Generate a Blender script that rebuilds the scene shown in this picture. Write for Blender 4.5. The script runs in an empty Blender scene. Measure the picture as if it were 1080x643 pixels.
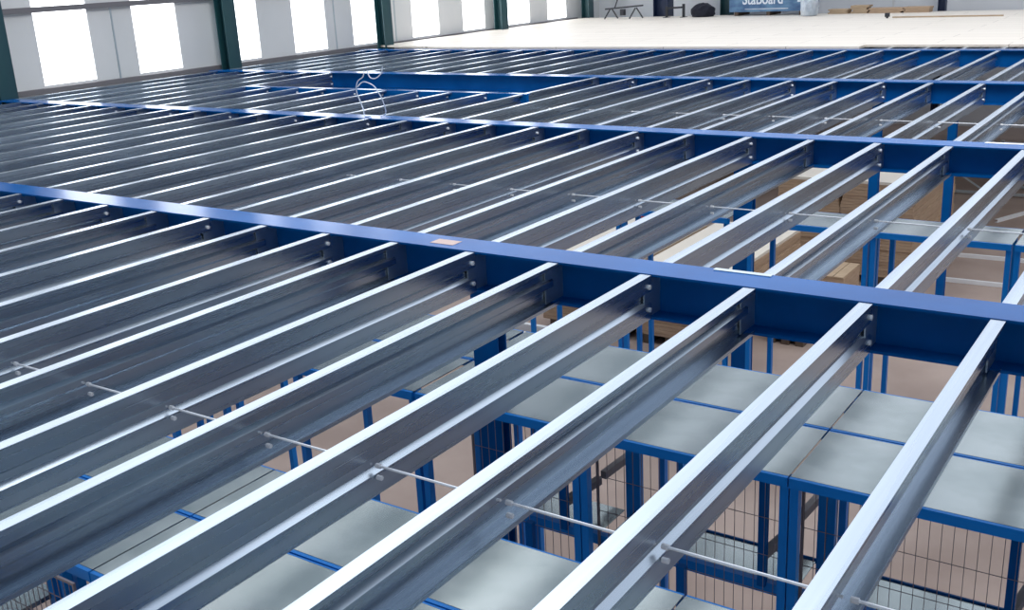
import bpy, bmesh, math, random
from mathutils import Matrix, Vector
random.seed(7)
S = bpy.context.scene
COL = S.collection

# ------------------------------------------------------------------ materials
def mat(name, col, rough=.5, metal=0., noise=None, bump=None, spec=None, coat=0.):
    m = bpy.data.materials.new(name); m.use_nodes = True
    nt = m.node_tree; b = nt.nodes['Principled BSDF']
    b.inputs['Base Color'].default_value = (*col, 1); b.inputs['Roughness'].default_value = rough
    b.inputs['Metallic'].default_value = metal
    if spec is not None: b.inputs['Specular IOR Level'].default_value = spec
    if coat: b.inputs['Coat Weight'].default_value = coat
    if noise or bump:
        tc = nt.nodes.new('ShaderNodeTexCoord'); mp = nt.nodes.new('ShaderNodeMapping')
        nt.links.new(tc.outputs['Object'], mp.inputs['Vector'])
    if noise:
        sc, col2, scale3 = noise[:3]
        mp.inputs['Scale'].default_value = scale3
        n = nt.nodes.new('ShaderNodeTexNoise'); n.inputs['Scale'].default_value = sc; n.inputs['Detail'].default_value = 5
        r = nt.nodes.new('ShaderNodeValToRGB')
        r.color_ramp.elements[0].color = (*col, 1); r.color_ramp.elements[1].color = (*col2, 1)
        r.color_ramp.elements[0].position = .35; r.color_ramp.elements[1].position = .65
        nt.links.new(mp.outputs[0], n.inputs['Vector']); nt.links.new(n.outputs['Fac'], r.inputs[0])
        nt.links.new(r.outputs[0], b.inputs['Base Color'])
        if len(noise) > 3:
            mr = nt.nodes.new('ShaderNodeMapRange')
            mr.inputs['To Min'].default_value = noise[3][0]; mr.inputs['To Max'].default_value = noise[3][1]
            nt.links.new(n.outputs['Fac'], mr.inputs['Value']); nt.links.new(mr.outputs[0], b.inputs['Roughness'])
    if bump:
        mp2 = nt.nodes.new('ShaderNodeMapping'); mp2.inputs['Scale'].default_value = bump[1]
        nt.links.new(tc.outputs['Object'], mp2.inputs['Vector'])
        n2 = nt.nodes.new('ShaderNodeTexNoise'); n2.inputs['Scale'].default_value = bump[0]
        bp = nt.nodes.new('ShaderNodeBump'); bp.inputs['Strength'].default_value = bump[2]; bp.inputs['Distance'].default_value = .01
        nt.links.new(mp2.outputs[0], n2.inputs['Vector']); nt.links.new(n2.outputs['Fac'], bp.inputs['Height'])
        nt.links.new(bp.outputs[0], b.inputs['Normal'])
    return m

M = {}
M['galv'] = mat('galvanised_joist_steel', (.38, .45, .53), .27, .95, (3, (.50, .575, .65), (5, .12, 5), (.20, .34)), (2.0, (2, .25, 5), .06))
M['galv_sheet'] = mat('galvanised_shelf_sheet', (.27, .32, .325), .34, .8, (4, (.35, .40, .405), (1, 1, 1), (.18, .30)), (1.2, (1, 1, 1), .15))
M['galv_part'] = mat('galvanised_fitting', (.55, .62, .66), .35, .85)
M['bolt'] = mat('zinc_bolt', (.86, .88, .90), .3, .15)
M['rod'] = mat('zinc_rod', (.82, .86, .90), .35, .15)
M['blue'] = mat('blue_beam_paint', (.001, .085, .31), .2, 0, (2, (.002, .11, .38), (1, 1, 1)), spec=.08)
M['rackblue'] = mat('blue_rack_paint', (.004, .19, .60), .38, 0, spec=.2)
M['mesh'] = mat('mesh_wire', (.20, .18, .20), .5, .2)
M['floor'] = mat('concrete_floor', (.31, .235, .20), .75, 0, (.8, (.42, .33, .285), (1, 1, 1)))
M['sheet'] = mat('grey_wall_sheeting', (.76, .77, .76), .55, 0, (.6, (.82, .82, .81), (1, 1, 1)))
M['whitesheet'] = mat('white_wall_sheeting', (.82, .84, .86), .55, 0, (.4, (.86, .88, .90), (1, 1, 1)))
M['girt'] = mat('grey_girt_steel', (.20, .19, .20), .6, .1)
M['colgreen'] = mat('dark_green_column_paint', (.012, .055, .075), .4, 0, (2, (.02, .085, .09), (1, 1, .3)))
M['colnavy'] = mat('dark_navy_column_paint', (.008, .022, .07), .45)
M['black'] = mat('black_metal', (.02, .022, .03), .5)
M['blackcloth'] = mat('black_cloth', (.012, .014, .025), .9)
M['timber'] = mat('sawn_timber', (.42, .30, .19), .7, 0, (6, (.52, .39, .26), (1, 8, 8)))
M['darktimber'] = mat('dark_timber', (.10, .07, .05), .8)
M['carton'] = mat('brown_board', (.42, .29, .19), .75, 0, (5, (.52, .37, .25), (1, 1, 12)))
M['bluewrap'] = mat('blue_print_wrap', (.03, .10, .24), .35, 0, (3, (.12, .26, .42), (1, 1, 2)), spec=.6)
M['white'] = mat('white_print', (.78, .82, .90), .5)
M['film'] = mat('pale_plastic_film', (.70, .75, .80), .25, 0, (4, (.45, .52, .60), (1, 1, 1)), spec=.7)
M['strap'] = mat('clear_plastic_strap', (.62, .70, .82), .2, 0, spec=.7)
M['rust'] = mat('brown_paper_tape', (.55, .42, .38), .7)
M['red'] = mat('red_plastic', (.30, .03, .03), .5)

def deckmat():
    m = bpy.data.materials.new('pale_chipboard'); m.use_nodes = True; nt = m.node_tree; b = nt.nodes['Principled BSDF']
    tc = nt.nodes.new('ShaderNodeTexCoord'); br = nt.nodes.new('ShaderNodeTexBrick')
    nt.links.new(tc.outputs['Object'], br.inputs['Vector'])
    br.inputs['Scale'].default_value = 1; br.inputs['Brick Width'].default_value = 2.4; br.inputs['Row Height'].default_value = .6
    br.inputs['Mortar Size'].default_value = .008; br.inputs['Mortar Smooth'].default_value = .1
    br.inputs['Color1'].default_value = (.88, .80, .69, 1); br.inputs['Color2'].default_value = (.84, .76, .65, 1)
    br.inputs['Mortar'].default_value = (.50, .44, .36, 1)
    nt.links.new(br.outputs['Color'], b.inputs['Base Color']); b.inputs['Roughness'].default_value = .55
    return m
M['deck'] = deckmat()
M['chip'] = mat('pale_chipboard_top', (.78, .72, .62), .6)
def emis(name, col, st):
    m = bpy.data.materials.new(name); m.use_nodes = True; b = m.node_tree.nodes['Principled BSDF']
    b.inputs['Base Color'].default_value = (.8, .8, .8, 1); b.inputs['Emission Color'].default_value = (*col, 1); b.inputs['Emission Strength'].default_value = st
    return m
M['daylight'] = emis('translucent_daylit_sheet', (.93, .96, 1), 4.0)

# ------------------------------------------------------------------ mesh helpers
class MB:
    def __init__(s): s.v = []; s.f = []
    def box(s, x0, x1, y0, y1, z0, z1):
        b = len(s.v)
        s.v += [(x, y, z) for z in (z0, z1) for (x, y) in ((x0, y0), (x1, y0), (x1, y1), (x0, y1))]
        s.f += [tuple(b + i for i in q) for q in ((3, 2, 1, 0), (4, 5, 6, 7), (0, 1, 5, 4), (1, 2, 6, 5), (2, 3, 7, 6), (3, 0, 4, 7))]
        return s
    def tube(s, pts, r, n=6):
        pts = [Vector(p) for p in pts]; rings = []
        for i, p in enumerate(pts):
            d = (pts[min(i + 1, len(pts) - 1)] - pts[max(i - 1, 0)]).normalized()
            up = Vector((0, 0, 1)) if abs(d.z) < .9 else Vector((1, 0, 0))
            a = d.cross(up).normalized(); c = d.cross(a)
            b = len(s.v); rings.append(b)
            for k in range(n):
                t = 2 * math.pi * k / n; s.v.append(tuple(p + a * math.cos(t) * r + c * math.sin(t) * r))
        for i in range(len(rings) - 1):
            for k in range(n):
                a, b = rings[i], rings[i + 1]
                s.f.append((a + k, a + (k + 1) % n, b + (k + 1) % n, b + k))
        s.f.append(tuple(rings[0] + k for k in range(n))[::-1]); s.f.append(tuple(rings[-1] + k for k in range(n)))
        return s
    def bar(s, p, q, w, h):            # square bar between two points
        p = Vector(p); q = Vector(q); d = (q - p).normalized()
        up = Vector((0, 0, 1)) if abs(d.z) < .9 else Vector((0, 1, 0))
        a = d.cross(up).normalized(); c = a.cross(d)
        b = len(s.v)
        for e in (p, q):
            for sx, sz in ((-1, -1), (1, -1), (1, 1), (-1, 1)): s.v.append(tuple(e + a * sx * w / 2 + c * sz * h / 2))
        s.f += [tuple(b + i for i in t) for t in ((3, 2, 1, 0), (4, 5, 6, 7), (0, 1, 5, 4), (1, 2, 6, 5), (2, 3, 7, 6), (3, 0, 4, 7))]
        return s
    def prism(s, prof, a0, a1, axis='Y'):   # closed profile [(u, z)] swept along the axis
        b = len(s.v); n = len(prof)
        for a in (a0, a1):
            for u, z in prof: s.v.append((u, a, z) if axis == 'Y' else (a, u, z))
        for k in range(n): s.f.append((b + k, b + (k + 1) % n, b + n + (k + 1) % n, b + n + k))
        s.f.append(tuple(b + k for k in range(n))[::-1]); s.f.append(tuple(b + n + k for k in range(n)))
        return s
    def mesh(s, name, m):
        me = bpy.data.meshes.new(name); me.from_pydata(s.v, [], s.f)
        bm = bmesh.new(); bm.from_mesh(me); bmesh.ops.recalc_face_normals(bm, faces=bm.faces); bm.to_mesh(me); bm.free()
        me.materials.append(m); return me
    def build(s, name, m, parent=None, loc=(0, 0, 0)):
        o = bpy.data.objects.new(name, s.mesh(name, m)); COL.objects.link(o); o.location = loc; o.parent = parent
        return o

def tag(o, label=None, cat=None, group=None, kind=None):
    for k, v in (('label', label), ('category', cat), ('group', group), ('kind', kind)):
        if v: o[k] = v
    return o
def thing(name, loc=(0, 0, 0), **k):
    o = bpy.data.objects.new(name, None); o.empty_display_size = .1; COL.objects.link(o); o.location = loc
    return tag(o, **k)
def link_mesh(name, me, parent, loc=(0, 0, 0)):
    o = bpy.data.objects.new(name, me); COL.objects.link(o); o.parent = parent; o.location = loc; return o
def copy_tree(o, parent=None):
    c = o.copy(); COL.objects.link(c); c.parent = parent
    for ch in list(o.children): copy_tree(ch, c)
    return c

def thick(poly, t):     # open polyline -> closed sheet-metal profile
    n = len(poly); out = []
    for i, p in enumerate(poly):
        p = Vector(p); ns = []
        if i > 0: d = (p - Vector(poly[i - 1])).normalized(); ns.append(Vector((-d.y, d.x)))
        if i < n - 1: d = (Vector(poly[i + 1]) - p).normalized(); ns.append(Vector((-d.y, d.x)))
        m = sum(ns, Vector((0, 0))) / len(ns); m = m / max(m.length_squared, .3)
        out.append(tuple(p + m * t))
    return list(poly) + out[::-1]

ORD = ['zeroth', 'first', 'second', 'third', 'fourth', 'fifth', 'sixth', 'seventh', 'eighth', 'ninth', 'tenth', 'eleventh', 'twelfth', 'thirteenth',
       'fourteenth', 'fifteenth', 'sixteenth', 'seventeenth', 'eighteenth', 'nineteenth', 'twentieth', 'twenty-first', 'twenty-second', 'twenty-third',
       'twenty-fourth', 'twenty-fifth', 'twenty-sixth', 'twenty-seventh', 'twenty-eighth', 'twenty-ninth', 'thirtieth']

# ------------------------------------------------------------------ layout numbers
SP = .6; FW = .065; JH = .25
BEAM_Y = [0., 4.51, 9.0, 13.36]; BW = .25
XL, XR = -15.85, 2.6
FLOOR = -3.0

# ------------------------------------------------------------------ mezzanine joists
def sigma(sgn):
    # sgn +1: web on the left, open towards +x; sgn -1: web on the right, open towards -x
    w = FW
    p = [(w, -.02), (w, 0), (0, 0), (0, -.090), (.025, -.109), (.025, -.142), (0, -.161), (0, -JH), (w, -JH), (w, -JH + .02)]
    if sgn > 0: q = [(x - w, z) for x, z in p]; t = .0025
    else: q = [(-x, z) for x, z in p]; t = -.0025
    return thick(q, t)
JM = {}
def joist_mesh(sgn, L):
    k = (sgn, round(L, 3))
    if k not in JM:
        JM[k] = MB().prism([(x, z + JH) for x, z in sigma(sgn)], 0, L).mesh('sigma_section', M['galv'])
    return JM[k]
bolt_me = MB().tube([(0, 0, 0), (.012, 0, 0)], .0135, 6).mesh('bolt', M['bolt'])
bays = [(-5.6, -.004, 'nearest bay', range(-2, 17)),
        (BEAM_Y[0] + BW + .004, BEAM_Y[1] - .004, 'second bay', range(-2, 27)),
        (BEAM_Y[1] + BW + .004, BEAM_Y[2] - .004, 'third bay', range(-2, 27)),
        (BEAM_Y[2] + BW + .004, BEAM_Y[3] - .004, 'fourth bay', range(-2, 27)),
        (BEAM_Y[3] + BW + .004, 17.9, 'strip beside the deck', range(-2, 9))]
where = ['running to the nearest blue beam', 'between the two nearest blue beams', 'between second and third blue beams',
         'between third and fourth blue beams', 'leading under the pale deck']
TRIM_Y = 6.95; VOID = (-12.3, -7.5)
for bi, (y0, y1, bn, ks) in enumerate(bays):
    for k in ks:
        x = -SP * k; yy1 = y1
        short = bi == 2 and VOID[0] < x < VOID[1]
        if short: yy1 = TRIM_Y - .004
        sgn = 1 if k % 2 == 0 else -1
        if k >= 0:
            lab = 'galvanised joist %s, %s from right%s' % (where[bi], ORD[k + 1], ', cut short' if short else '')
        else:
            lab = 'galvanised joist at the right end of the %s' % bn
        j = thing('floor_joist', (x, y0, -JH), label=lab, cat='joist', group='galvanised joists in the ' + bn)
        link_mesh('sigma_section', joist_mesh(sgn, yy1 - y0), j)
        if bi < 3:
            for yb in ((yy1 - y0 - .035,) if bi == 0 else (.035, yy1 - y0 - .035)):
                for z in (.19, .06):
                    bx = .0 if sgn < 0 else -FW + .003
                    link_mesh('bolt', bolt_me, j, (bx, yb, z))
# ------------------------------------------------------------------ tie rods between the joists
rod_me = MB().tube([(0, 0, 0), (SP - .03, 0, 0)], .005, 6).mesh('rod', M['rod'])
nut_me = MB().tube([(0, 0, 0), (.024, 0, 0)], .010, 6).mesh('nut', M['bolt'])
for bi, yr, ks in ((0, -2.33, range(-1, 15)), (1, 2.16, range(-1, 26)), (2, 6.62, range(-1, 26))):
    for k in ks:
        x = -SP * k
        if bi == 2 and VOID[0] < x < VOID[1] + .6: continue
        if k >= 1: lab = 'white threaded tie rod in the %s linking joists %s and %s from right' % (bays[bi][2], ORD[k], ORD[k + 1])
        else: lab = 'white threaded tie rod at the right end of the %s' % bays[bi][2]
        r = thing('tie_rod', (x, yr, -.125), label=lab, cat='tie rod', group='tie rods of the ' + bays[bi][2])
        link_mesh('rod', rod_me, r, (.01, 0, 0))
        link_mesh('nut', nut_me, r, (.003, 0, 0)); link_mesh('nut', nut_me, r, (.003, 0, -.05))

# ------------------------------------------------------------------ blue main beams
def ibeam(w, h, tf, tw):
    a = w / 2; b = tw / 2
    return [(-a, 0), (a, 0), (a, tf), (b, tf), (b, h - tf), (a, h - tf), (a, h), (-a, h), (-a, h - tf), (-b, h - tf), (-b, tf), (-a, tf)]
BH = .262
bl = ['nearest blue main beam crossing the whole joist grid', 'second blue main beam, beyond the nearest one',
      'third blue main beam, along the far side of the floor opening', 'farthest blue main beam, beside the pale board deck']
for i, y in enumerate(BEAM_Y):
    bm_ = thing('main_beam', (0, y + BW / 2, -BH + .004), label=bl[i], cat='beam', group='blue main beams')
    MB().prism(ibeam(BW, BH, .014, .012), XL, XR, 'X').build('beam_section', M['blue'], bm_)
    if i < 3:
        cm = MB().box(-.004, .004, -BW / 2 - .075, -.006, .02, BH - .03).mesh('cleat', M['galv_part'])
        cm2 = MB().box(-.004, .004, .006, BW / 2 + .075, .02, BH - .03).mesh('cleat', M['galv_part'])
        for k in range(-2, 17 if i == 0 else 26):
            off = -.0075 if k % 2 else -FW + .0075
            if k % 2 == 0: off = -FW + .012
            else: off = -.012
            if not (i == 2 and VOID[0] - .3 < -SP * k < VOID[1] + .3): link_mesh('cleat', cm, bm_, (-SP * k + off, 0, 0))
            if i < 2: link_mesh('cleat', cm2, bm_, (-SP * k + off, 0, 0))
    if i == 0:
        MB().box(-1.53, -1.20, .085, .125, BH, BH + .004).build('packing_strip', M['galv_part'], bm_)
        MB().box(-3.40, -3.22, -.06, .04, BH, BH + .002).build('paper_tape', M['rust'], bm_)['label'] = 'brown paper tape'
    if i == 1:
        MB().box(-.99, -.40, .07, .125, BH, BH + .004).build('packing_strip', M['white'], bm_)
t = tag(MB().prism([(-.05, 0), (.05, 0), (.05, .012), (.008, .012), (.008, BH - .012), (.05, BH - .012), (.05, BH), (-.05, BH)], VOID[0] - .3, VOID[1] + .35, 'X')
        .build('trimmer_beam', M['blue'], None, (0, TRIM_Y + .05, -BH + .004)), 'slim blue trimmer beam on the near side of the floor opening', 'beam')

# ------------------------------------------------------------------ mezzanine columns
def column(x, y, label, w=.19, d=.10):
    c = thing('support_column', (x, y, FLOOR), label=label, cat='column', group='blue support columns')
    h = -BH - FLOOR
    MB().box(-w / 2, w / 2, -d / 2, -d / 2 + .012, .012, h - .012).box(-w / 2, w / 2, d / 2 - .012, d / 2, .012, h - .012).box(-.006, .006, -d / 2 + .012, d / 2 - .012, .012, h - .012).build('shaft', M['blue'], c)
    MB().box(-.12, .12, -.06, .06, 0, .012).build('base_plate', M['blue'], c)
    MB().box(-.10, .10, -.055, .055, h - .012, h).build('cap_plate', M['blue'], c)
column(-3.00, .098, 'dark blue column below the nearest beam, between two shelving units')
column(-3.12, BEAM_Y[1] + BW / 2, 'dark blue column below the second beam')
column(-7.8, BEAM_Y[0] + BW / 2, 'dark blue column further left below the nearest beam')
column(-7.9, BEAM_Y[1] + BW / 2, 'dark blue column further left below the second beam')
column(-3.1, BEAM_Y[2] + BW / 2, 'dark blue column below the third beam, in front of the board packs', .12)
column(-2.16, BEAM_Y[2] + BW / 2, 'dark blue column below the third beam, right of the board packs', .10)

# ------------------------------------------------------------------ mezzanine deck
dk = MB()
dk.v = [(-15.9, 14.15, 0), (-13.6, 13.66, 0), (-4.7, 13.66, 0), (-4.7, 14.0, 0), (3.6, 14.0, 0), (3.6, 23.5, 0), (-15.9, 23.5, 0)]
n = len(dk.v); dk.v += [(x, y, .038) for x, y, z in dk.v]
dk.f = [tuple(range(n))[::-1], tuple(range(n, 2 * n))] + [(i, (i + 1) % n, n + (i + 1) % n, n + i) for i in range(n)]
tag(dk.build('mezzanine_deck', M['deck'], None, (0, 0, .001)), 'large pale chipboard deck laid over the far joists', 'decking')

# ------------------------------------------------------------------ hall shell
def struct(name, mb, m, parent=None, loc=(0, 0, 0)):
    o = mb.build(name, m, parent, loc)
    if parent is None: o['kind'] = 'structure'
    return o
struct('floor', MB().box(-17, 9, -11, 25.2, FLOOR - .2, FLOOR), M['floor'])
WX = -16.1
wins = [(5.66, 6.69), (7.62, 8.6), (9.72, 10.64), (11.63, 12.63), (13.5, 14.5), (15.64, 16.7), (17.72, 18.7), (19.79, 20.9), (21.86, 22.9)]
wl = MB(); HT = 3.6
wl.box(WX - .1, WX, -11, 25.2, FLOOR, .1)
ys = [-11] + [v for w_ in wins for v in w_] + [25.2]
back = [(-9.2, -8.2), (-7.2, -6.2), (-5.2, -4.2), (-3.2, -2.2), (-1.2, -.2), (.8, 1.8), (2.8, 3.8)]
wins = back + wins; ys = [-11] + [v for w_ in wins for v in w_] + [25.2]
for a, b in zip(ys[::2], ys[1::2]): wl.box(WX - .1, WX, a, b, .1, HT)
for a, b in wins: wl.box(WX - .1, WX, a, b, 3.6, HT)
struct('wall_left', wl, M['sheet'])
for i, (a, b) in enumerate(wins):
    o = struct('window_%d' % (i + 1), MB().box(WX - .08, WX - .03, a, b, .1, 3.6), M['daylight'])
    o['label'] = 'bright translucent sheet in the left wall'
struct('trim_1', MB().box(WX, WX + .12, -11, 23.4, 1.30, 1.39), M['girt'])
struct('trim_2', MB().box(WX, WX + .10, -11, 23.4, -.02, .06), M['girt'])
for i, y in enumerate((7.16, 14.98, 12.9)):
    struct('trim_%d' % (i + 3), MB().box(WX, WX + .012, y, y + .03, .06, 1.30), M['galv_part'])
struct('wall_back', MB().box(-16.2, 9, 24.9, 25.2, FLOOR, HT), M['whitesheet'])
for i, x in enumerate((-7.15, -3.6, -.3, -10.5)):
    struct('trim_%d' % (i + 6), MB().box(x, x + .05, 24.885, 24.9, -.3, HT), M['girt'] if False else M['sheet'])
struct('wall_right', MB().box(8.8, 9, -11, 24.9, FLOOR, HT), M['sheet'])
struct('wall_front', MB().box(-16, 8.8, -11.2, -11, FLOOR, HT), M['sheet'])

def hall_column(x, y, m, label, w=.30, d=.25):
    c = thing('hall_column', (x, y, FLOOR), label=label, cat='column', group='steel columns of the hall')
    h = HT - FLOOR
    MB().box(-d / 2, -d / 2 + .02, -w / 2, w / 2, .02, h).box(d / 2 - .02, d / 2, -w / 2, w / 2, .02, h).box(-d / 2 + .02, d / 2 - .02, -.01, .01, .02, h).build('shaft', m, c)
    MB().box(-d / 2 - .03, d / 2 + .03, -w / 2 - .03, w / 2 + .03, 0, .02).build('base_plate', m, c)
hl = ['dark green steel column at the far left edge of the photo', 'dark green steel column, second along the window wall', 'dark green steel column, third along the window wall',
      'dark green steel column, fourth along the window wall', 'dark green steel column, fifth along the window wall']
for i, y in enumerate((4.72, 9.52, 14.2, 18.98, 23.6)): hall_column(-15.77, y, M['colgreen'], hl[i])
hall_column(-13.35, 23.8, M['colnavy'], 'broad dark navy column at the far wall near the corner', .4, .46)
hall_column(-11.55, 24.2, M['colgreen'], 'dark green column behind the left end of the blue wrapped pack', .3, .3)
hall_column(-5.72, 24.2, M['colnavy'], 'slim dark blue column on the far wall at upper right', .2, .18)

# ------------------------------------------------------------------ shelving
TOP = -.8
def post_mb(h, w=.044, d=.05):
    m = MB().box(-w / 2, w / 2, -d / 2, -d / 2 + .004, .008, h).box(-w / 2, -w / 2 + .004, -d / 2 + .004, d / 2, .008, h).box(w / 2 - .004, w / 2, -d / 2 + .004, d / 2, .008, h)
    return m
post_me = post_mb(TOP - .012 - FLOOR).mesh('post', M['rackblue'])
foot_me = MB().box(-.02, .02, -.03, .03, 0, .008).mesh('foot_plate', M['galv_part'])
def unit(x0, x1, y0, y1, label, group, shelves=(-1.6,), back_posts=True, inner=False, notch=None, inset_l=.021, inset_r=.021):
    L = x1 - x0; D = y1 - y0
    u = thing('shelving_unit', (x0, y0, FLOOR), label=label, cat='shelving unit', group=group)
    T = TOP - FLOOR; g = .003
    # top panel sits between the front and back rails
    tp = MB().box(g, L - g, .022, .025, T - .03, T - .006)
    if notch:
        n0, n1, m0, m1 = [v - o_ for v, o_ in zip(notch, (x0, x0, y0, y0))]
        tp.box(g, L - g, .022, m0, T - .006, T).box(g, n0, m0, m1, T - .006, T).box(n1, L - g, m0, m1, T - .006, T).box(g, L - g, m1, D - .012, T - .006, T)
    else: tp.box(g, L - g, .022, D - .012, T - .006, T)
    tp.build('top_panel', M['galv_sheet'], u)
    MB().box(g, L - g, 0, .02, T - .055, T - .001).box(g, L - g, .02, .03, T - .055, T - .05).build('front_rail', M['rackblue'], u)
    MB().box(g, L - g, D - .010, D, T - .05, T - .001).build('back_rail', M['rackblue'], u)
    for px in (g + inset_l, L - g - inset_r):
        p1 = link_mesh('post', post_me, u, (px, .046, 0)); link_mesh('foot_plate', foot_me, p1, (0, 0, 0))
        if back_posts:
            bx = px + (.04 if px < L / 2 else -.04)
            p2 = link_mesh('post', post_me, u, (bx, D - .046, 0)); link_mesh('foot_plate', foot_me, p2, (0, 0, 0))
            MB().bar((0, .07, .35), (0, D - .07, .35), .02, .03).bar((0, .07, 1.1), (0, D - .07, 1.1), .02, .03).build('side_brace', M['rackblue'], u, ((px + bx) / 2, 0, 0))
    for zs in shelves:
        Z = zs - FLOOR
        if inner:
            MB().box(.03, L - .03, .27, D - .02, Z - .004, Z).build('lower_shelf', M['galv_sheet'], u)
            MB().box(.0, L, .22, .265, Z - .035, Z + .03).build('shelf_rail', M['rackblue'], u)
            MB().box(.03, L - .03, D - .018, D - .006, Z - .02, Z + .01).build('back_shelf_rail', M['blue'], u)
        else:
            MB().box(.07, L - .07, .03, D - .03, Z - .03, Z).build('lower_shelf', M['galv_sheet'], u)
    if inner and not shelves:
        Z = -1.6 - FLOOR
        MB().box(.40, L - .03, .27, D - .02, Z - .004, Z).build('lower_shelf', M['galv_sheet'], u)
        MB().box(.40, L, .22, .265, Z - .035, Z + .03).build('shelf_rail', M['rackblue'], u)
    if inner:
        for xx in inner:
            MB().box(xx - x0 - .022, xx - x0 + .022, .20, .24, -1.6 + .01 - FLOOR, T - .06).build('inner_post', M['blue'], u)
            MB().bar((xx - x0 - .01, .27, -1.43 - FLOOR), (xx - x0 + .03, D - .03, -1.43 - FLOOR), .04, .05).build('side_rail', M['girt'], u)['label'] = 'dark side rail'
    return u
# nearest row (two deep): y -2.73 .. -2.17 .. -1.60
seams = [-8.0, -6.8, -5.6, -4.4, -3.2, -2.03, -.85, .35, 1.55]
names = ['seventh', 'sixth', 'fifth', 'fourth', 'third', 'second', 'first']
for i in range(2, 8):
    a, b = seams[i], seams[i + 1]
    pos = ['fifth from right', 'fourth from right', 'third from right', 'second from right', 'lower right corner unit', 'beyond the lower right corner'][i - 2]
    sfx = {2: 'sixth from the right', 3: 'fifth from the right', 4: 'fourth from the right', 5: 'third from the right', 6: 'second from the right', 7: 'rightmost'}[i]
    unit(a + .002, b - .002, -2.735, -2.175, 'grey topped blue shelving unit, front half of the nearest row, ' + sfx, 'shelving of the nearest row')
    unit(a + .002, b - .002, -2.165, -1.605, 'grey topped blue shelving unit, back half of the nearest row, ' + sfx, 'shelving of the nearest row')
# middle row: y -.45 .. .18 .. .81
mid = [(-4.27, -3.215, 'left of the dark column'), (-3.195, -2.05, 'at the dark column'), (-2.046, -.842, 'second right of the dark column'), (-.838, .362, 'third right of the dark column'), (.366, 1.57, 'at the far right end')]
for i, (a, b, s_) in enumerate(mid):
    unit(a, b, -.45, .175, 'blue shelving unit in front half of the middle row, ' + s_, 'shelving of the middle row',
         shelves=(-1.6,) if i > 1 else (), back_posts=False, notch=(-3.11, -2.89, .04, .156) if i == 1 else None, inner={0: False, 1: [-2.28], 2: [-1.04], 3: [.17], 4: [1.4]}[i])
    bk_ = unit(a, b, .185, .81, 'blue shelving unit in back half of the middle row, ' + s_, 'shelving of the middle row', shelves=())
    if i: MB().bar(({1: -2.26, 2: -1.02, 3: .19, 4: 1.42}[i] - a, .03, -1.43 - FLOOR), ({1: -2.24, 2: -1.0, 3: .21, 4: 1.44}[i] - a, .4, -1.43 - FLOOR), .04, .05).build('side_rail', M['girt'], bk_)
for a, b, s_ in ((-6.8, -5.62, 'right'), (-8.0, -6.82, 'left')):
    unit(a, b, -.45, .175, 'blue shelving unit below the left joists, front %s one of four' % s_, 'shelving below the left joists')
    unit(a, b, .185, .81, 'blue shelving unit below the left joists, back %s one of four' % s_, 'shelving below the left joists')
# far row under the second beam
far = [(-5.6, -4.42, 'farthest left'), (-4.4, -3.22, 'left of the second beam column'), (-3.02, -1.86, 'right of the second beam column'), (-1.84, -.66, 'next to the rightmost'), (-.64, .54, 'rightmost')]
for a, b, s_ in far:
    unit(a, b, 4.45, 5.05, 'blue shelving unit under the second beam, ' + s_, 'shelving under the second beam', shelves=())

# ------------------------------------------------------------------ mesh panels behind the posts of the middle row and before the nearest row
def mesh_panel(x0, x1, y, z0, z1, label, step=.055, vstep=.22, t=.0030):
    p = thing('wire_mesh_screen', (x0, y, z0), label=label, cat='mesh panel', group='wire mesh panels')
    w = MB(); n = int((x1 - x0 - .03) / step)
    for i in range(n + 1): w.box(.015 + i * step - t / 2, .015 + i * step + t / 2, -t / 2, t / 2, .005, z1 - z0 - .005)
    k = int((z1 - z0) / vstep)
    for i in range(k): w.box(.01, x1 - x0 - .01, t / 2, 1.5 * t, .04 + i * vstep - t / 2, .04 + i * vstep + t / 2)
    w.build('wire_grid', M['mesh'], p)
    f = MB(); L = x1 - x0; H = z1 - z0
    f.box(0, .012, -.006, .006, 0, H).box(L - .012, L, -.006, .006, 0, H).box(.012, L - .012, -.006, .006, 0, .012).box(.012, L - .012, -.006, .006, H - .012, H)
    f.build('frame', M['mesh'], p)
MP = [(-2.90, -2.06, 'left end'), (-2.02, -.86, 'centre'), (-.82, .34, 'right'), (.38, 1.56, 'far right end')]
for a, b, s_ in MP: mesh_panel(a, b, -.285, FLOOR + .05, TOP - .07, 'wire mesh panel closing the middle shelving row, %s panel' % s_)
for a, b, s_ in ((-4.38, -3.24, 'right'), (-5.58, -4.42, 'left')): mesh_panel(a, b, -2.79, FLOOR + .05, TOP - .04, 'wire mesh panel at the lower left corner, %s one' % s_, .045, .15)
for x, h, s_ in ((-1.47, 1.25, 'left of the bright double post'), (-2.47, 1.25, 'further left near the dark column')):
    o = thing('mesh_post', (x, -.325, FLOOR), label='short dark blue post holding the mesh, ' + s_, cat='post')
    MB().box(-.024, .024, -.02, .02, .01, h + .2).build('shaft', M['blue'], o); MB().box(-.05, .05, -.03, .03, 0, .01).build('foot_plate', M['blue'], o)

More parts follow.
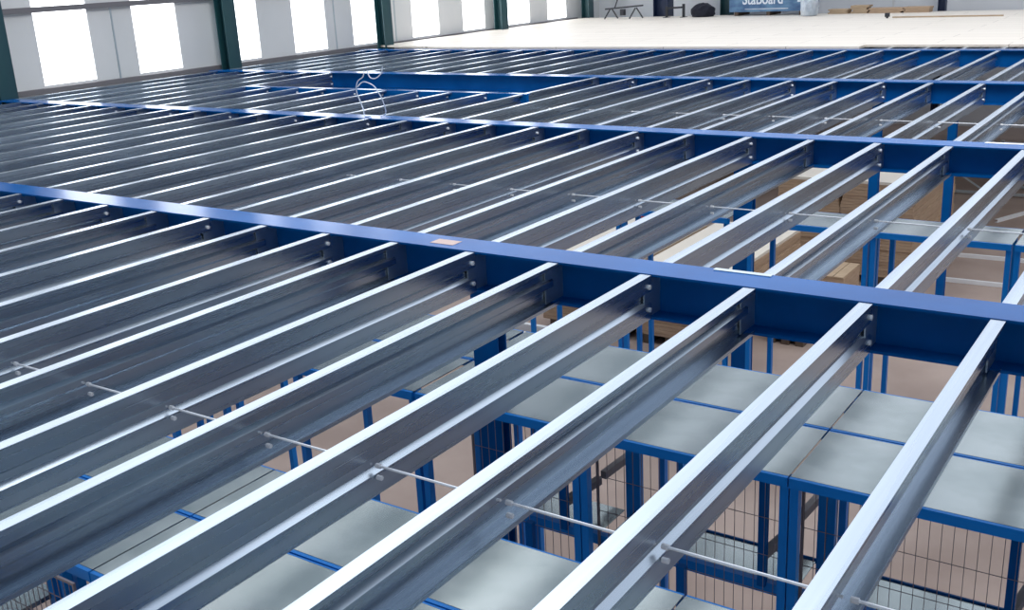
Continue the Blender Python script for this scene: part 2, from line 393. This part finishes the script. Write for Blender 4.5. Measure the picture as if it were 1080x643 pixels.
# ------------------------------------------------------------------ board packs on the floor
def pack(x0, x1, y0, y1, z1, label, n):
    p = thing('board_pack', (x0, y0, FLOOR), label=label, cat='board pack', group='packs of chipboard on the floor')
    h = z1 - FLOOR; L = x1 - x0; D = y1 - y0
    for i in range(4): MB().box(.1 + i * (L - .3) / 3, .2 + i * (L - .3) / 3, 0, D, 0, .12).build('bearer', M['darktimber'], p)
    b = MB(); m = int((h - .12) / .045); t = (h - .16) / m
    for i in range(m):
        dx = random.uniform(-.012, .012); dy = random.uniform(-.012, .012)
        b.box(dx, L + dx, dy, D + dy, .12 + i * t, .12 + (i + 1) * t - .004)
    b.build('board_stack', M['carton'], p)
    MB().box(0, L, 0, D, h - .04, h).build('top_board', M['chip'], p)
    return p
pack(-6.6, -5.3, 6.3, 8.7, -2.0, 'pallet of pale chipboard sheets, left one behind the nearest beam', 1)
pack(-5.2, -4.0, 6.3, 8.9, -2.0, 'pallet of pale chipboard sheets, right one behind the nearest beam', 1)
pack(-4.7, -3.80, 9.95, 12.5, -1.5, 'tall pallet of chipboard under the third bay, left one', 1)
pack(-3.77, -2.75, 9.95, 12.5, -1.5, 'tall pallet of chipboard under the third bay, right one', 1)
tag(MB().box(-.16, .16, -.12, .12, 0, .2).build('red_tub', M['red'], None, (-5.9, 8.2, -1.999)), 'small dark red tub on the left chipboard pallet', 'tub')
def crate(x, y, w, d, h, label):
    c = thing('timber_crate', (x, y, FLOOR), label=label, cat='crate')
    for i in range(3): MB().box(-w / 2 + .02 + i * (w - .14) / 2, -w / 2 + .12 + i * (w - .14) / 2, -d / 2, d / 2, 0, .1).build('bearer', M['darktimber'], c)
    MB().box(-w / 2, w / 2, -d / 2, d / 2, .1, h - .02).build('side_boards', M['carton'], c)
    for i in range(5):
        a = -w / 2 + i * w / 5
        MB().box(a + .005, a + w / 5 - .005, -d / 2 - .01, d / 2 + .01, h - .02, h).build('lid_board', M['timber'], c)
crate(-3.5, 8.5, .7, .7, .6, 'brown timber crate on the floor between the pallets and blue shelving')
crate(-3.5, 7.3, .5, .6, .35, 'small brown timber crate beside the larger one')

# ------------------------------------------------------------------ loose galvanised lengths on the floor
def bars(rows, name, label, cat, group, m, sec=(.065, .1)):
    for i, (p, q) in enumerate(rows):
        c = (Vector(p) + Vector(q)) / 2
        w, h = sec
        L = (Vector(q) - Vector(p)).length; ang = math.atan2(q[1] - p[1], q[0] - p[0])
        prof = thick([(w / 2, -h + .02 + h), (w / 2, h), (-w / 2, h), (-w / 2, 0), (w / 2, 0), (w / 2, .02)][1:5], .003)
        o = MB().prism(prof, -L / 2, L / 2, 'X').build(name, m, None, (c.x, c.y, min(p[2], q[2])))
        o.rotation_euler = (0, -math.asin((q[2] - p[2]) / L), ang)
        tag(o, label[i], cat, group)
for i, x in enumerate((-7.3, -5.9)):
    tag(MB().box(-.06, .06, -.5, .5, 0, .12).build('timber_bearer', M['darktimber'], None, (x, 5.45, FLOOR)), ('left' if i == 0 else 'right') + ' dark timber bearer under the three loose steel lengths', 'bearer', 'dark timber bearers')
bars([((-7.9, 5.15, -2.88), (-5.45, 5.15, -2.88)), ((-7.7, 5.45, -2.88), (-5.3, 5.45, -2.88)), ((-7.8, 5.75, -2.88), (-5.35, 5.75, -2.88))],
     'loose_joist', ['nearest of three loose white steel lengths on timber bearers', 'middle one of three loose white steel lengths on timber bearers', 'farthest of three loose white steel lengths on timber bearers'],
     'steel length', 'loose steel lengths behind the nearest beam', M['bolt'])
bars([((-2.62, 11.9, -3), (-1.2, 11.95, -3)), ((-2.55, 10.5, -3), (-.9, 10.55, -3)), ((-2.4, 14.35, -3), (-2.0, 15.3, -3)), ((-3.3, 9.3, -3), (-1.9, 8.6, -3))],
     'loose_joist', ['white steel length on the floor behind the right blue shelving, farther one', 'white steel length on the floor behind the right blue shelving, nearer one', 'slanting white steel length on the floor at the right edge', 'short white steel length lying by the crates'],
     'steel length', 'loose steel lengths on the right floor', M['bolt'], (.06, .055))
# welded rack frames leaning together under the third bay
def frame(x, y, rz, label):
    o = thing('pallet_frame', (x, y, FLOOR), label=label, cat='rack frame', group='galvanised frames on the right floor'); o.rotation_euler = (0, 0, rz)
    for s_ in (0, 1): MB().box(s_ * 2.4, s_ * 2.4 + .06, -.03, .03, 0, .95).build('leg', M['galv_part'], o)
    MB().bar((.06, 0, .9), (2.4, 0, .9), .04, .06).build('top_rail', M['bolt'], o)
    MB().bar((.06, 0, .85), (1.2, 0, .1), .025, .03).bar((1.2, 0, .1), (2.4, 0, .85), .025, .03).build('brace', M['galv_part'], o)
    MB().bar((.06, 0, .06), (2.4, 0, .06), .04, .05).build('bottom_rail', M['galv_part'], o)
frame(-4.2, 16.4, .02, 'galvanised braced frame standing beyond the right shelving, nearer one')
frame(-2.9, 17.2, -.1, 'galvanised braced frame standing beyond the right shelving, farther one')

# ------------------------------------------------------------------ things on the deck
Z0 = .039
p = thing('wrapped_pack', (-11.0, 23.0, Z0), label='blue printed wrapped pack with white lettering on the far deck edge', cat='wrapped pack')
bm_ = MB()
nx = 12; prof = []
bm_.box(0, 2.2, .05, .9, .1, .9)
bm_.build('wrapping', M['bluewrap'], p)
for i in range(3): MB().box(.15 + i * .9, .25 + i * .9, .05, .9, 0, .1).build('bearer', M['darktimber'], p)
fc = bpy.data.curves.new('lettering', 'FONT'); fc.body = 'StaBoard'; fc.size = .40; fc.extrude = .004; fc.offset = .006
fo = bpy.data.objects.new('lettering', fc); COL.objects.link(fo)
dg = bpy.context.evaluated_depsgraph_get(); me = bpy.data.meshes.new_from_object(fo.evaluated_get(dg)); bpy.data.objects.remove(fo)
me.materials.clear(); me.materials.append(M['white'])
xs = [v.co.x for v in me.vertices]; sx = 1.12 / (max(xs) - min(xs))
for v in me.vertices: v.co = Vector(((v.co.x - min(xs)) * sx + .38, .045 - v.co.z, v.co.y + .30))
link_mesh('lettering', me, p)['label'] = 'white lettering'
MB().box(1.9, 2.0, .042, .05, .33, .43).build('printed_mark', M['white'], p)
MB().box(.45, 1.65, .044, .05, .16, .185).build('printed_line', M['film'], p)
# crumpled film beside it
def crumple(name, sx, sy, sz, m, loc, amp, seed):
    random.seed(seed); b = bmesh.new(); bmesh.ops.create_icosphere(b, subdivisions=3, radius=1)
    for v in b.verts:
        k = 1 + random.uniform(-amp, amp)
        v.co = Vector((v.co.x * sx * k, v.co.y * sy * k, (max(v.co.z, -.55) + .55) / 1.55 * sz * (k if v.co.z > -.5 else 1)))
    me = bpy.data.meshes.new(name); b.to_mesh(me); b.free(); me.materials.append(m)
    o = bpy.data.objects.new(name, me); COL.objects.link(o); o.location = loc; return o
tag(crumple('plastic_film', .22, .3, .6, M['film'], (-8.62, 22.6, Z0), .12, 3), 'crumpled pale plastic film beside the blue wrapped pack', 'plastic film')
tag(crumple('cloth_heap', .34, .3, .36, M['blackcloth'], (-11.75, 23.0, Z0), .1, 5), 'black heap of cloth left of the blue wrapped pack', 'cloth')
st = thing('low_stand', (-12.55, 22.9, Z0), label='small black two-post stand with a crossbar on the deck', cat='stand')
for s_ in (-.26, .26): MB().box(s_ - .03, s_ + .03, -.03, .03, .012, .3 + (.06 if s_ > 0 else 0)).build('post', M['black'], st)
for s_ in (-.26, .26): MB().box(s_ - .05, s_ + .05, -.15, .15, 0, .012).build('foot', M['black'], st)
MB().bar((-.23, 0, .25), (.23, 0, .27), .04, .05).build('crossbar', M['black'], st)
tr = thing('folding_trestle', (-14.0, 22.6, Z0), label='dark folding trestle with splayed legs near the far corner', cat='trestle')
for s_ in (-.42, .38):
    for q in (-1, 1): MB().bar((s_ + .12 * q, .18 * q, .0125), (s_, .03 * q, .3), .03, .03).build('leg', M['black'], tr)
MB().bar((-.6, 0, .28), (.6, 0, .36), .06, .04).build('top_bar', M['black'], tr)
MB().bar((-.3, 0, .3), (-.12, 0, .75), .025, .025).build('upright', M['black'], tr)
MB().box(-.1, .02, -.06, .06, .1, .27).build('toolbox_bag', M['black'], tr)
def offcuts(x, y, w, h, n, m, label, gap=0):
    o = thing('timber_bundle', (x, y, Z0), label=label, cat='timber', group='low timber bundles on the far deck')
    for i in range(n):
        MB().box(-w / 2 + random.uniform(-.05, .05), w / 2 + random.uniform(-.05, .05), -.2, .2, i * h / n, (i + 1) * h / n - .004).build('board', m, o)
random.seed(11)
offcuts(-8.05, 23.3, .5, .12, 3, M['timber'], 'short low bundle of brown boards right of the plastic film')
offcuts(-7.5, 23.35, .38, .2, 4, M['timber'], 'taller short bundle of brown boards on the far deck')
offcuts(-6.85, 23.3, .85, .13, 3, M['carton'], 'long low bundle of brown boards on the far deck, centre')
offcuts(-6.05, 23.3, .62, .14, 3, M['carton'], 'rightmost low bundle of brown boards on the far deck')
o = MB().box(-1.2, 1.2, -.04, .04, 0, .03).build('loose_batten', M['timber'], None, (-4.95, 21.2, Z0)); tag(o, 'long thin timber batten lying on the pale deck', 'batten')
o = thing('nail_gun', (-6.25, 21.1, Z0), label='small dark tool standing at the left end of the long batten', cat='tool')
MB().box(-.05, .05, -.04, .04, .03, .12).build('body', M['black'], o); MB().box(-.02, .02, -.03, .03, 0, .03).build('nozzle', M['black'], o)
# translucent strapping curled on the second beam
cv = [(-7.87, .55), (-7.9, .48), (-8.0, .42), (-8.06, .30), (-8.03, .18), (-7.98, .08), (-7.95, .01), (-7.85, .012)]
def smooth(pts, n=6):
    out = []
    for i in range(len(pts) - 1):
        p0, p1, p2, p3 = pts[max(i - 1, 0)], pts[i], pts[i + 1], pts[min(i + 2, len(pts) - 1)]
        for k in range(n):
            t = k / n
            out.append(tuple(.5 * ((2 * p1[j]) + (-p0[j] + p2[j]) * t + (2 * p0[j] - 5 * p1[j] + 4 * p2[j] - p3[j]) * t * t + (-p0[j] + 3 * p1[j] - 3 * p2[j] + p3[j]) * t ** 3) for j in range(len(p1))))
    out.append(tuple(pts[-1])); return out
s_ = thing('plastic_strap', (-7.85, 4.6, .004), label='curled translucent plastic strap standing on the second beam at left', cat='strap')
MB().tube([(x + 7.85, .03 * math.sin(z * 9), z) for x, z in smooth(cv)], .007, 5).build('left_loop', M['strap'], s_)
cv2 = [(-7.98, .36), (-7.9, .42), (-7.8, .41), (-7.7, .36), (-7.64, .25), (-7.64, .12), (-7.66, .04), (-7.74, .008)]
MB().tube([(x + 7.85, .05 * math.cos(z * 9), z) for x, z in smooth(cv2)], .007, 5).build('right_loop', M['strap'], s_)
cv3 = [(-7.87, .55), (-7.83, .47), (-7.74, .46), (-7.65, .52), (-7.62, .6)]
MB().tube([(x + 7.85, .02, z) for x, z in smooth(cv3)], .007, 5).build('top_loop', M['strap'], s_)

# ------------------------------------------------------------------ light and camera
w = bpy.data.worlds.new('hall_daylight'); S.world = w; w.use_nodes = True
nt = w.node_tree; bg = nt.nodes['Background']; bg.inputs[1].default_value = 1.0
tc = nt.nodes.new('ShaderNodeTexCoord'); vm = nt.nodes.new('ShaderNodeVectorMath'); vm.operation = 'DOT_PRODUCT'
vm.inputs[1].default_value = Vector((-.54, .62, .56)).normalized()
nt.links.new(tc.outputs['Generated'], vm.inputs[0])
rp = nt.nodes.new('ShaderNodeValToRGB'); rp.color_ramp.interpolation = 'EASE'
rp.color_ramp.elements[0].position = .12; rp.color_ramp.elements[0].color = (.16, .22, .32, 1)
rp.color_ramp.elements[1].position = .80; rp.color_ramp.elements[1].color = (1.42, 1.50, 1.66, 1)
nt.links.new(vm.outputs['Value'], rp.inputs[0]); nt.links.new(rp.outputs[0], bg.inputs[0])
sun = bpy.data.lights.new('rooflight_sun', 'SUN'); sun.energy = .5; sun.angle = math.radians(40); sun.color = (1, .97, .93)
so = bpy.data.objects.new('rooflight_sun', sun); COL.objects.link(so)
so.rotation_euler = Vector((-.45, .45, .75)).to_track_quat('Z', 'Y').to_euler()

al = bpy.data.lights.new('wall_fill', 'AREA'); al.shape = 'RECTANGLE'; al.size = 12; al.size_y = 5; al.energy = 1350; al.color = (1, .99, .97)  # added fill lamp, lifts the left and back walls and the deck
ao = bpy.data.objects.new('wall_fill', al); COL.objects.link(ao); ao.location = (1, 3, 8.5)
ao.rotation_euler = (Vector((1, 3, 8.5)) - Vector((-14, 20, 1))).to_track_quat('Z', 'Y').to_euler()

cam = bpy.data.cameras.new('camera'); co = bpy.data.objects.new('camera', cam); COL.objects.link(co)
cam.sensor_fit = 'HORIZONTAL'; cam.sensor_width = 36; cam.lens = 36 * 1110.48469 / 1080
cam.clip_start = .05; cam.clip_end = 200
R_ = Matrix.Rotation(.606185804, 4, 'Z') @ Matrix.Rotation(1.25912689, 4, 'X') @ Matrix.Rotation(-.052247025, 4, 'Z')
co.matrix_world = Matrix.Translation((.726204112, -5.00694890, 1.65858543)) @ R_
S.camera = co
S.view_settings.view_transform = 'Standard'; S.view_settings.look = 'None'; S.view_settings.gamma = 1
S.view_settings.use_curve_mapping = False; S.view_settings.exposure = 0
